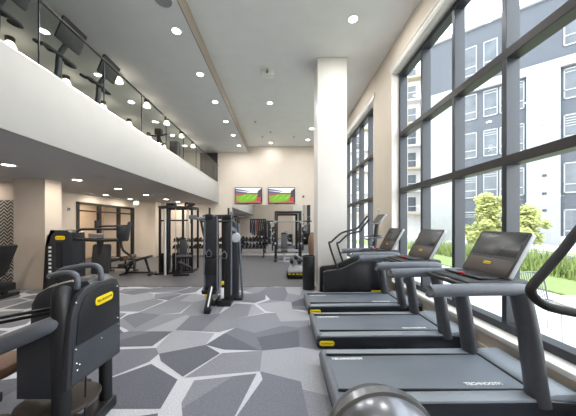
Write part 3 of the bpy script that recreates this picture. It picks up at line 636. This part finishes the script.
# ================================================================== LOW BENCHES AT LEFT
t = thing('flat_bench', 'low flat padded bench standing in front of the glazed partition', 'bench', (-5.45, 8.6, 0))
MB().box(-.52, .52, -.14, .14, .40, .48, .03).build('pad', mat('dark_brown_vinyl', s(74, 62, 58), .5), t)
MB().box(-.45, -.39, -.2, .2, 0, .05, .01).box(.39, .45, -.2, .2, 0, .05, .01).box(-.45, -.39, -.03, .03, .03, .42, .008).box(.39, .45, -.03, .03, .03, .42, .008).box(-.42, .42, -.03, .03, .1, .15, .008).build('frame', IRON, t)
t = thing('incline_bench', 'black incline bench with round foam rollers beside the cable rig', 'bench', (-4.70, 8.1, 0))
MB().hexa([(-.15, -.14, .36), (.5, -.14, .55), (.5, .14, .55), (-.15, .14, .36), (-.17, -.14, .42), (.48, -.14, .62), (.48, .14, .62), (-.17, .14, .42)], .02).build('pad', PAD, t)
MB().bar((-.35, 0, .06), (.55, 0, .06), .06, .06, .01).bar((-.3, 0, .05), (-.05, 0, .45), .05, .06, .01).bar((.45, 0, .05), (.3, 0, .52), .05, .06, .01).box(-.38, -.32, -.25, .25, 0, .06, .01).box(.5, .56, -.25, .25, 0, .06, .01).build('frame', IRON, t)
for (x, z) in ((-.32, .52), (-.18, .56), (-.36, .3)): MB().tube([(x, -.24, z), (x, .24, z)], .07, 14).build('foam_roller', LEATHER if x == -.18 else PAD, t)
MB().tube([(-.3, 0, .1), (-.34, 0, .56)], .025, 8).build('roller_post', IRON, t)

# ================================================================== DUMBBELL RACKS
def rack(name_lbl, x0, x1, y, n, where):
    t = thing('dumbbell_rack', name_lbl, 'dumbbell rack', ((x0 + x1) / 2, y, 0))
    hw = (x1 - x0) / 2
    for x in (-hw + .16, hw - .16):
        f = MB().box(x - .03, x + .03, .10, .16, 0, .75, .006).box(x - .04, x + .04, -.26, .26, 0, .05, .01).box(x - .03, x + .03, -.2, .12, .36, .40, .004); f.build('leg', IRON, t)
    for (dy, z) in ((-.10, .46), (.02, .78)):
        MB().hexa([(-hw, dy - .14, z - .03), (hw, dy - .14, z - .03), (hw, dy + .14, z + .03), (-hw, dy + .14, z + .03), (-hw, dy - .14, z - .01), (hw, dy - .14, z - .01), (hw, dy + .14, z + .05), (-hw, dy + .14, z + .05)], .004).build('shelf', IRON, t)
    for tier, (dy, z) in enumerate(((-.10, .46), (.02, .78))):
        for i in range(n):
            x = (x0 + x1) / 2 - hw + (2 * hw) * (i + .5) / n
            r = .062 + .012 * math.sin(i * 1.3 + tier)
            lb = '%s dumbbell from the left on the %s shelf of the rack %s' % (ORD[i], ('lower', 'upper')[tier], where)
            dumbbell(lb, (x, y + dy, z + .028 + r), 'dumbbells on the rack ' + where, r)
DBP = []
def dumbbell(lb, loc, grp, r):
    if not DBP:
        d = thing('dumbbell', lb, 'dumbbell', loc, 0, grp); d.rotation_euler = (.21, 0, 0)
        for sg in (-1, 1): MB().lathe([(0, sg * .06), (.052, sg * .06), (.062, sg * .07), (.062, sg * .12), (.05, sg * .132), (0, sg * .132)], (0, 0, 0), (0, 1, 0), 14).build('head', RUBBER, d)
        MB().tube([(0, -.065, 0), (0, .065, 0)], .016, 8).build('grip', STEEL, d)
        for c_ in d.children: DBP.append(c_)
        DBP.append(d)
    else: d = dup(DBP[-1], loc, 0, lb, grp)
    k = r / .062
    d.scale = (k, 1, k); d.rotation_euler = (.21, 0, 0)
    return d
rack('black two tier dumbbell rack under the two screens', -2.35, -.75, 12.45, 9, 'under the screens')
rack('long black two tier dumbbell rack behind the cable machines', -5.35, -2.75, 12.45, 13, 'behind the cable machines')

# ================================================================== EXERCISE BANDS AND WALL ITEMS
t = thing('wall_hook_rail', 'black wall rail of hooks above the right dumbbell rack', 'hook rail', (-1.25, YB - .03, 1.86))
MB().box(-.42, .42, -.02, .004, -.03, .03, .004).build('bar', IRON, t)
for i in range(9): MB().tube([(-.38 + .095 * i, -.02, 0), (-.38 + .095 * i, -.10, .0), (-.38 + .095 * i, -.105, .03)], .006, 6).build('hook', STEEL, t)
for i in range(9):
    x = -1.25 - .38 + .095 * i; ln = (.72, .80, .86, .7, .88, .92, .84, .90, .95)[i]; wd = (.018, .03, .022, .016, .028, .028, .028, .028, .03)[i]
    m = (RUBBER, BLUE, RUBBER, REDR, RUBBER, RUBBER, RUBBER, RUBBER, RUBBER)[i]
    o = MB().tube([(0, 0, 0), (-wd * .5, 0, -.06), (-wd, 0, -ln * .5), (-wd * .6, 0, -ln + .03), (0, 0, -ln), (wd * .6, 0, -ln + .03), (wd, 0, -ln * .5), (wd * .5, 0, -.06)], .024, 8, closed=True, sub=3, flat=(.5, 1.4)).build('exercise_band', m)
    o.location = (x, YB - .115, 1.885)
    tag(o, '%s %s looped exercise band from the left on the wall rail' % (ORD[i], {IRON: 'black', RUBBER: 'black', BLUE: 'blue', REDR: 'red'}[m]), 'exercise band', 'exercise bands hanging on the wall rail')
t = thing('wall_mirror', 'large wall mirror behind the free weights under the screens', 'mirror', (-.55, YB - .02, 1.33))
MB().box(-2.02, 2.02, .0, .018, -1.23, 1.28).build('glass', MIRROR, t)
# ================================================================== TELEVISIONS
def tv(x, label):
    t = thing('television', label, 'television', (x, YB - .07, 3.10), 0, 'televisions on the back wall')
    MB().box(-.70, .70, -.02, .03, -.42, .42, .01).build('bezel', BLACK, t)
    MB().box(-.3, .3, .03, .07, -.2, .2, .005).build('wall_bracket', IRON, t)
    cols = [(245, 246, 252), (70, 88, 138), (48, 52, 96), (150, 86, 66), (112, 178, 44), (142, 202, 66), (164, 108, 88), (70, 60, 70), (190, 60, 70), (92, 150, 40)]
    ms = []
    for i, c in enumerate(cols):
        nm = 'screen_colour_%d' % i
        ms.append(MATS.get(nm) or mat(nm, (.01, .01, .01), .3, emit=s(*c), es=.85))
    m = MB(); y = -.0205; qn = [0]
    def q(mi, *p):
        qn[0] += 1; m.face([(a * .67, y - .0002 * qn[0], b_ * .385) for a, b_ in p], mi)
    q(0, (-1, .35), (1, .35), (1, 1), (-1, 1)); q(6, (-1, -1), (1, -1), (1, .36), (-1, .36))
    q(1, (-1, .62), (-.1, .42), (-.1, .30), (-1, .34)); q(2, (-1, .88), (-.6, .80), (.05, .58), (.05, .5), (-.55, .62), (-1, .66))
    q(3, (-1, .34), (1, .36), (1, .12), (-1, .10)); q(7, (.72, .6), (1, .95), (1, -.9), (.62, -.6)); q(8, (.7, -.3), (.95, -.15), (.9, -.8), (.6, -.75))
    q(4, (-.85, -.72), (.55, -.1), (.75, .10), (-.1, .16), (-.95, -.2)); q(4, (-.6, -.95), (.4, -.7), (.72, -.2), (.5, -.12), (-.8, -.74))
    for a in (-.7, -.25, .2): q(5, (a, -.5), (a + .2, -.42), (a + .55, .1), (a + .42, .12))
    q(9, (-.9, -.46), (.6, .0), (.62, .03), (-.9, -.40))
    m.build('screen', ms, t)
tv(-1.73, 'left television on the back wall showing a green sports field')
tv(-.02, 'right television on the back wall showing a green sports field')
# ================================================================== HALF RACK WITH BENCH
t = thing('half_rack', 'tall black half rack with loaded storage pegs in front of the mirror', 'squat rack', (.27, 11.6, 0))
for x in (-.56, .56):
    for y in (-.35, .45): MB().box(x - .045, x + .045, y - .045, y + .045, 0, 2.2, .006).build('upright', IRON, t)
    MB().box(x - .045, x + .045, -.9, .6, 0, .08, .01).build('foot', IRON, t)
    MB().box(x - .035, x + .035, -.85, -.35, .74, .8, .006).build('safety_arm', STEEL, t)
MB().box(-.56, .56, -.39, -.31, 2.12, 2.2, .006).box(-.56, .56, .41, .49, 2.12, 2.2, .006).box(-.6, -.52, -.35, .45, 2.12, 2.2, .006).box(.52, .6, -.35, .45, 2.12, 2.2, .006).build('top_frame', IRON, t)
MB().box(-.56, .56, .41, .49, .3, .4, .006).build('rear_brace', LGREY, t)
for x in (-.60, .60):
    for z in (.55, .95, 1.35, 1.7): MB().tube([(x, .45, z), (x * 1.42, .45, z)], .022, 8).build('storage_peg', STEEL, t)
    for z in (1.66,): MB().box(x * .93 - .03, x * .93 + .03, -.46, -.40, z, z + .06, .006).build('bar_hook', STEEL, t)
b = thing('barbell', 'steel barbell resting on the hooks of the half rack', 'barbell', (.27, 11.16, 1.745))
MB().tube([(-.95, 0, 0), (.95, 0, 0)], .016, 10).build('shaft', STEEL, b)
for sg in (-1, 1): MB().tube([(sg * .66, 0, 0), (sg * 1.05, 0, 0)], .028, 10).build('sleeve', IRON, b)
k = 0
for x, sd in ((-1, 'left'), (1, 'right')):
    for z, r in ((.55, .2), (.95, .18), (1.35, .14)):
        o = MB().lathe([(.026, -.03), (r * .5, -.022), (r * .9, -.03), (r, -.02), (r, .02), (r * .9, .03), (r * .5, .022), (.026, .03)], (0, 0, 0), (1, 0, 0), 24).build('weight_plate', RUBBER)
        o.location = (.27 + x * .72, 12.05, z)
        tag(o, 'black weight plate on the %s peg at the %s side of the half rack' % ({.55: 'lowest', .95: 'middle', 1.35: 'highest'}[z], sd), 'weight plate', 'weight plates on the half rack')
t = thing('weight_bench', 'black weight bench standing inside the half rack', 'bench', (.1, 11.4, 0))
MB().box(-.14, .14, -.75, .1, .42, .50, .02).build('seat_pad', PAD, t)
MB().hexa([(-.15, .1, .46), (.15, .1, .46), (.15, .18, .42), (-.15, .18, .42), (-.15, .42, 1.15), (.15, .42, 1.15), (.15, .5, 1.12), (-.15, .5, 1.12)], .02).build('back_pad', PAD, t)
MB().box(-.04, .04, -.7, .5, .06, .14, .01).box(-.25, .25, -.72, -.64, 0, .06, .01).box(-.25, .25, .42, .5, 0, .06, .01).box(-.04, .04, -.4, -.3, .1, .44, .01).box(-.04, .04, .2, .28, .1, .62, .01).build('frame', LGREY, t)
# ================================================================== SMALL TRAINER, BIN, ROPES NEAR THE COLUMN
t = thing('abdominal_trainer', 'low pale framed trainer with black rollers and yellow speckled base left of the bin', 'exercise bench', (.42, 7.7, 0))
MB().prism([(-.26 + .02, .0), (.22, .0), (.30, .08), (.30, .17), (-.30, .17), (-.28, .06)], (0, -.3, 0), (1, 0, 0), (0, 0, 1), (0, .6, 0), .03).build('base', BLACK, t)
for (x, y) in ((-.2, -.31), (-.08, -.31), (.03, -.31), (.14, -.31), (.24, -.31)): MB().box(x - .035, x + .035, y, y + .02, .125, .155, .004).build('yellow_mark', YEL, t)
MB().hexa([(-.25, -.25, .17), (.28, -.25, .17), (.28, .25, .17), (-.25, .25, .17), (-.16, -.2, .34), (.28, -.2, .30), (.28, .2, .30), (-.16, .2, .34)], .03).build('seat', LGREY, t)
MB().bar((-.1, 0, .3), (.02, 0, .66), .06, .06, .01).bar((.02, 0, .66), (.24, 0, .52), .05, .05, .01).build('frame', LGREY, t)
for x, z in ((-.13, .48), (.1, .46), (.0, .60)): MB().tube([(x, -.2, z), (x, .2, z)], .055, 14).build('roller', RUBBER, t)
t = thing('waste_bin', 'tall black cylindrical waste bin at the left side of the white column', 'bin', (.66, 6.25, 0))
MB().lathe([(0, 0), (.145, 0), (.15, .01), (.155, .80), (.15, .82), (.14, .82), (.135, .78), (0, .78)], n=28).build('body', BLACK, t)
MB().lathe([(.13, .80), (.156, .805), (.156, .83), (.13, .835)], n=28).build('rim', CHAR, t)
t = thing('punching_bag_stand', 'brown hanging bag on a dark stand behind the bin, half hidden by the column', 'punching bag', (1.15, 9.6, 0))
MB().lathe([(0, .42), (.12, .44), (.15, .6), (.16, .9), (.13, 1.15), (.05, 1.3), (0, 1.32)], n=20).build('bag', LEATHER, t)
MB().lathe([(0, 0), (.22, 0), (.2, .06), (0, .08)], n=20).tube([(0, 0, .06), (0, 0, .45)], .03, 10).build('stand', IRON, t)
# ================================================================== SMALL WALL FITTINGS
t = thing('thermostat', 'small grey control on the beige wall left of the glazed partition', 'thermostat', (-7.3, 8.62, 2.12))
MB().box(0, .025, -.06, .06, -.06, .06, .006).build('body', LGREY, t)
MB().box(.025, .028, -.035, .035, -.01, .04, .001).build('display', CHAR, t)
for i, (x, z, l) in enumerate(((1.11, 3.05, 'upper small grey sensor on the back wall beside the right television'), (1.11, 2.1, 'lower small pale switch on the back wall beside the half rack'))):
    t = thing('wall_sensor', l, 'sensor', (x, YB - .02, z))
    MB().box(-.05, .05, -.005, .02, -.06, .06, .008).build('body', LGREY if i else GREY, t)
    MB().lathe([(0, .012), (.02, .008), (.025, 0)], (0, -.005, .01), (0, -1, 0), 10).build('eye', BLACK, t)
t = thing('wall_socket', 'small white socket plate on the pier between the windows', 'socket', (XW - .008, 6.5, 1.95))
MB().box(-.004, .008, -.04, .04, -.06, .06, .004).build('plate', WHITE, t)
MB().box(-.007, -.003, -.015, .015, -.03, .03, .001).build('insert', GREY, t)
# ================================================================== CABLE STATION ON THE MEZZANINE
t = thing('functional_trainer', 'dark functional trainer with swung arms at the far end of the mezzanine', 'cable machine', (-4.55, 9.3, ZM1))
MB().box(-.05, .05, -.05, .05, 0, 1.35, .01).build('post', IRON, t)
MB().box(-.12, .12, -.09, .09, 1.2, 1.42, .02).build('head', IRON, t)
MB().tube([(-.6, -.2, 1.15), (0, 0, 1.16), (.35, -.1, 1.2)], .028, 8).build('arm', IRON, t)
MB().tube([(.0, 0, 1.15), (.2, 0, .7), (.38, 0, .5)], .045, 8, sub=3).build('arm', IRON, t)
MB().box(.45, .75, -.12, .12, 0, .95, .02).build('weight_tower', CHAR, t)
MB().box(-.3, .7, -.1, .1, 0, .06, .01).build('base', IRON, t)
# ================================================================== OUTSIDE
PAVE = mat('patio_concrete', s(196, 194, 190), .85, scale=4, var=.08, bump=.1)
LAWN = mat('lawn_green', s(112, 128, 72), .9, scale=12, var=.25, bump=.5)
GRASSM = mat('grass_blade', s(112, 128, 68), .8, scale=3, var=.3)
LEAF = mat('leaf_yellow_green', s(154, 160, 96), .75, scale=3, var=.3)
BARK = mat('bark', s(92, 78, 64), .9, scale=20, var=.25)
SID = mat('blue_grey_siding', s(64, 70, 79), .7, scale=2, var=.06)
PANW = mat('white_cladding', s(134, 137, 141), .7, scale=1.5, var=.03)
FARB = mat('far_building_render', s(172, 172, 172), .7, scale=2, var=.05)
OCH = mat('balcony_soffit_ochre', s(150, 140, 116), .7)
WGL = mat('window_pane_reflective', s(72, 80, 88), .12, scale=1, var=.3)
struct('ground', MB().box(XW + .36, 60, -14, 70, -.3, -.02), PAVE)
struct('ground', MB().box(6.4, 15.5, -6, 26, -.02, .02), LAWN)
struct('ground', MB().box(15.5, 20, -6, 30, -.02, .06), mat('pale_path', s(205, 203, 198), .85))
g = MB()
rg = random.Random(3)
for i in range(5200):
    x = rg.uniform(8.1, 10.6); y = rg.uniform(2.5, 17); h = rg.uniform(.35, .85) * (.7 + .3 * math.sin(x * 3 + y * 2.1)); a = rg.uniform(0, 6.28); ln = rg.uniform(.08, .35); wd = .016
    dx, dy = math.cos(a), math.sin(a); p, q = -dy * wd, dx * wd
    g.b.faces.new([g.b.verts.new(v) for v in ((x - p, y - q, 0), (x + p, y + q, 0), (x + p * .8 + dx * ln * .4, y + q * .8 + dy * ln * .4, h * .65), (x + dx * ln, y + dy * ln, h), (x - p * .8 + dx * ln * .4, y - q * .8 + dy * ln * .4, h * .65))])
o = g.build('grass', GRASSM); tag(o, 'tall ornamental grass bed beyond the patio', 'grass', kind='stuff')
struct('kerb', MB().box(10.9, 11.15, -4, 24, -.02, .42, .02), PANW)
def tree(label, x, y, zc, rx, rz, n, seed):
    r_ = random.Random(seed); t = thing('tree', label, 'tree', (x, y, 0), 0, 'small trees outside the windows')
    f = MB().tube([(0, 0, 0), (.05, .03, zc * .5), (0, 0, zc)], [.07, .03], 8, sub=3)
    for k in range(9):
        a = r_.uniform(0, 6.28); z = zc * r_.uniform(.4, .9)
        f.tube([(0, 0, z), (rx * .45 * math.cos(a), rx * .45 * math.sin(a), z + rz * .3), (rx * .75 * math.cos(a), rx * .75 * math.sin(a), z + rz * .7)], [.022, .006], 6)
    f.build('trunk', BARK, t)
    L_ = MB()
    cl = [(r_.gauss(0, .45) * rx * (1.25 - .8 * q / 34), r_.gauss(0, .45) * rx * (1.25 - .8 * q / 34), zc + (q / 17 - 1) * rz * .85, r_.uniform(.28, .5)) for q in range(34)]
    for i in range(n):
        c = r_.choice(cl); v = Vector((r_.gauss(0, 1), r_.gauss(0, 1), r_.gauss(0, 1))).normalized() * (r_.random() ** .4) * c[3]
        p = Vector(c[:3]) + v; a = Vector((r_.gauss(0, 1), r_.gauss(0, 1), r_.gauss(0, .6))).normalized(); b_ = a.orthogonal().normalized(); k = r_.uniform(.07, .13)
        L_.b.faces.new([L_.b.verts.new(p + q) for q in (-a * k, b_ * k * .5, a * k, -b_ * k * .5)])
    L_.build('crown', LEAF, t)
tree('loose yellow green tree in front of the grey siding outside', 12.1, 14.8, 1.9, 1.2, 1.6, 9000, 11)
tree('slim yellow green tree beyond the window mullion on the right', 15.6, 16.0, 1.6, .85, 1.15, 4000, 9)
# opposite apartment building (its front runs obliquely to the gym)
ang = math.atan2(-.663, .748)
bd = thing('apartment_building', 'white and blue grey apartment building across the garden', 'building', (17.8, 22.1, 0), ang)
# local x along the front (towards right/near), y negative = towards the gym
MB().box(-4.45, 14, 0, 9, -.02, 19.1).build('siding', SID, bd)
f = MB()
f.box(-4.15, -2.1, -.28, .1, 0, 13.5, .02); f.box(2.6, 4.45, -.28, .1, 0, 14.1, .02); f.box(8.2, 10.4, -.28, .1, 0, 14.1, .02)
f.box(-4.5, 14, -.32, .1, 13.45, 14.15, .02)
f.build('white_bay', PANW, bd)
MB().box(-4.5, 14.1, -.2, 9, 19.1, 19.4, .02).build('roof_parapet', PANW, bd)
MB().box(-4.45, 14, -.1, .1, 0, .7, .02).build('plinth', FARB, bd)
wn = [(-1.55, -.55), (-.12, .86), (.96, 1.22), (2.1, 2.5), (4.62, 5.7), (6.3, 7.6), (10.8, 12.2)]
for zc in (1.6, 5.1, 8.7, 12.15, 16.3):
    for (a, b_) in wn:
        if zc > 16 and (b_ - a) < .5: continue
        h = 1.15 if zc < 16 else 1.3
        y = 0
        fr = MB()
        for (x0, x1, z0, z1) in ((a, b_, zc - h, zc - h + .1), (a, b_, zc + h - .1, zc + h), (a, a + .08, zc - h, zc + h), (b_ - .08, b_, zc - h, zc + h), (a, b_, zc - h * .45, zc - h * .45 + .09)):
            fr.box(x0, x1, y - .06, y + .02, z0, z1)
        w_ = fr.build('window', PANW, bd)
        pn = MB().box(a + .05, b_ - .05, y - .02, y + .01, zc - h + .05, zc + h - .05).build('pane', WGL, w_)
        if zc < 16:
            nb = rg.choice((0, 1, 2, 4))
            if not nb: continue
            bl = MB()
            for k in range(nb): bl.box(a + .1, b_ - .1, y - .035, y - .02, zc + h - .25 - .19 * k - .06, zc + h - .25 - .19 * k)
            bl.build('blind', PANW, w_)
for (x, z) in ((3.5, 13.0), (3.5, 9.4), (3.6, 5.4), (3.6, 4.0), (3.6, 2.7)):
    MB().box(x - .12, x + .12, -.36, -.28, z - .08, z + .08, .01).build('wall_vent', CHAR if z < 6 else FARB, bd)
# building further off, seen past the first
b2 = thing('balcony_building', 'pale building with stacked balconies far beyond the first window', 'building', (20, 40, 0), -.35)
MB().box(-12, 8, 0, 10, -.02, 26).build('wall', FARB, b2)
for k in range(7):
    z = 3.4 + 3.5 * k
    MB().box(-11, 7, -1.3, 0, z - .25, z).build('balcony', OCH if k % 2 == 0 else FARB, b2)
    for x in range(-10, 7, 2): MB().box(x, x + 1.1, -.06, .02, z + .3, z + 2.5).build('window', WGL, b2)
    MB().box(-11, 7, -1.3, -1.26, z + .95, z + 1.02).build('balcony_rail', FARB, b2)
# patio table and wire chairs
def wire_chair(lb, loc, rz):
    t = thing('patio_chair', lb, 'chair', loc, rz, 'patio chairs outside')
    for sx_, sy_ in ((-1, -1), (1, -1), (-1, 1), (1, 1)): MB().tube([(.22 * sx_, .22 * sy_, 0), (.19 * sx_, .19 * sy_, .44)], .010, 8).build('leg', STEEL, t)
    f = MB().tube([(-.22, -.22, .45), (.22, -.22, .45), (.22, .22, .45), (-.22, .22, .45)], .01, 8, closed=True)
    for k in range(8): f.tube([(-.19 + .054 * k, -.22, .45), (-.19 + .054 * k, .22, .45)], .005, 6)
    f.build('seat', GREY, t)
    f = MB().tube([(-.22, .22, .45), (-.24, .28, .75), (-.18, .31, .86), (.18, .31, .86), (.24, .28, .75), (.22, .22, .45)], .011, 8, sub=3)
    for k in range(9): f.tube([(-.18 + .045 * k, .22, .45), (-.18 + .045 * k, .31, .86)], .006, 6)
    f.build('backrest', GREY, t)
wire_chair('grey wire patio chair beside the round table outside the window', (3.98, 3.68, -.02), .2)
wire_chair('second wire patio chair further along the patio', (4.7, 2.9, -.02), -1.4)
t = thing('patio_table', 'round white patio table outside the nearest window', 'table', (3.58, 2.72, -.02))
MB().lathe([(0, .70), (.44, .70), (.45, .71), (.45, .725), (.44, .735), (0, .735)], n=32).build('tabletop', WHITE, t)
MB().tube([(0, 0, .02), (0, 0, .70)], .03, 12).build('pedestal', STEEL, t)
MB().lathe([(0, 0), (.24, 0), (.22, .02), (0, .03)], n=24).build('base', STEEL, t)
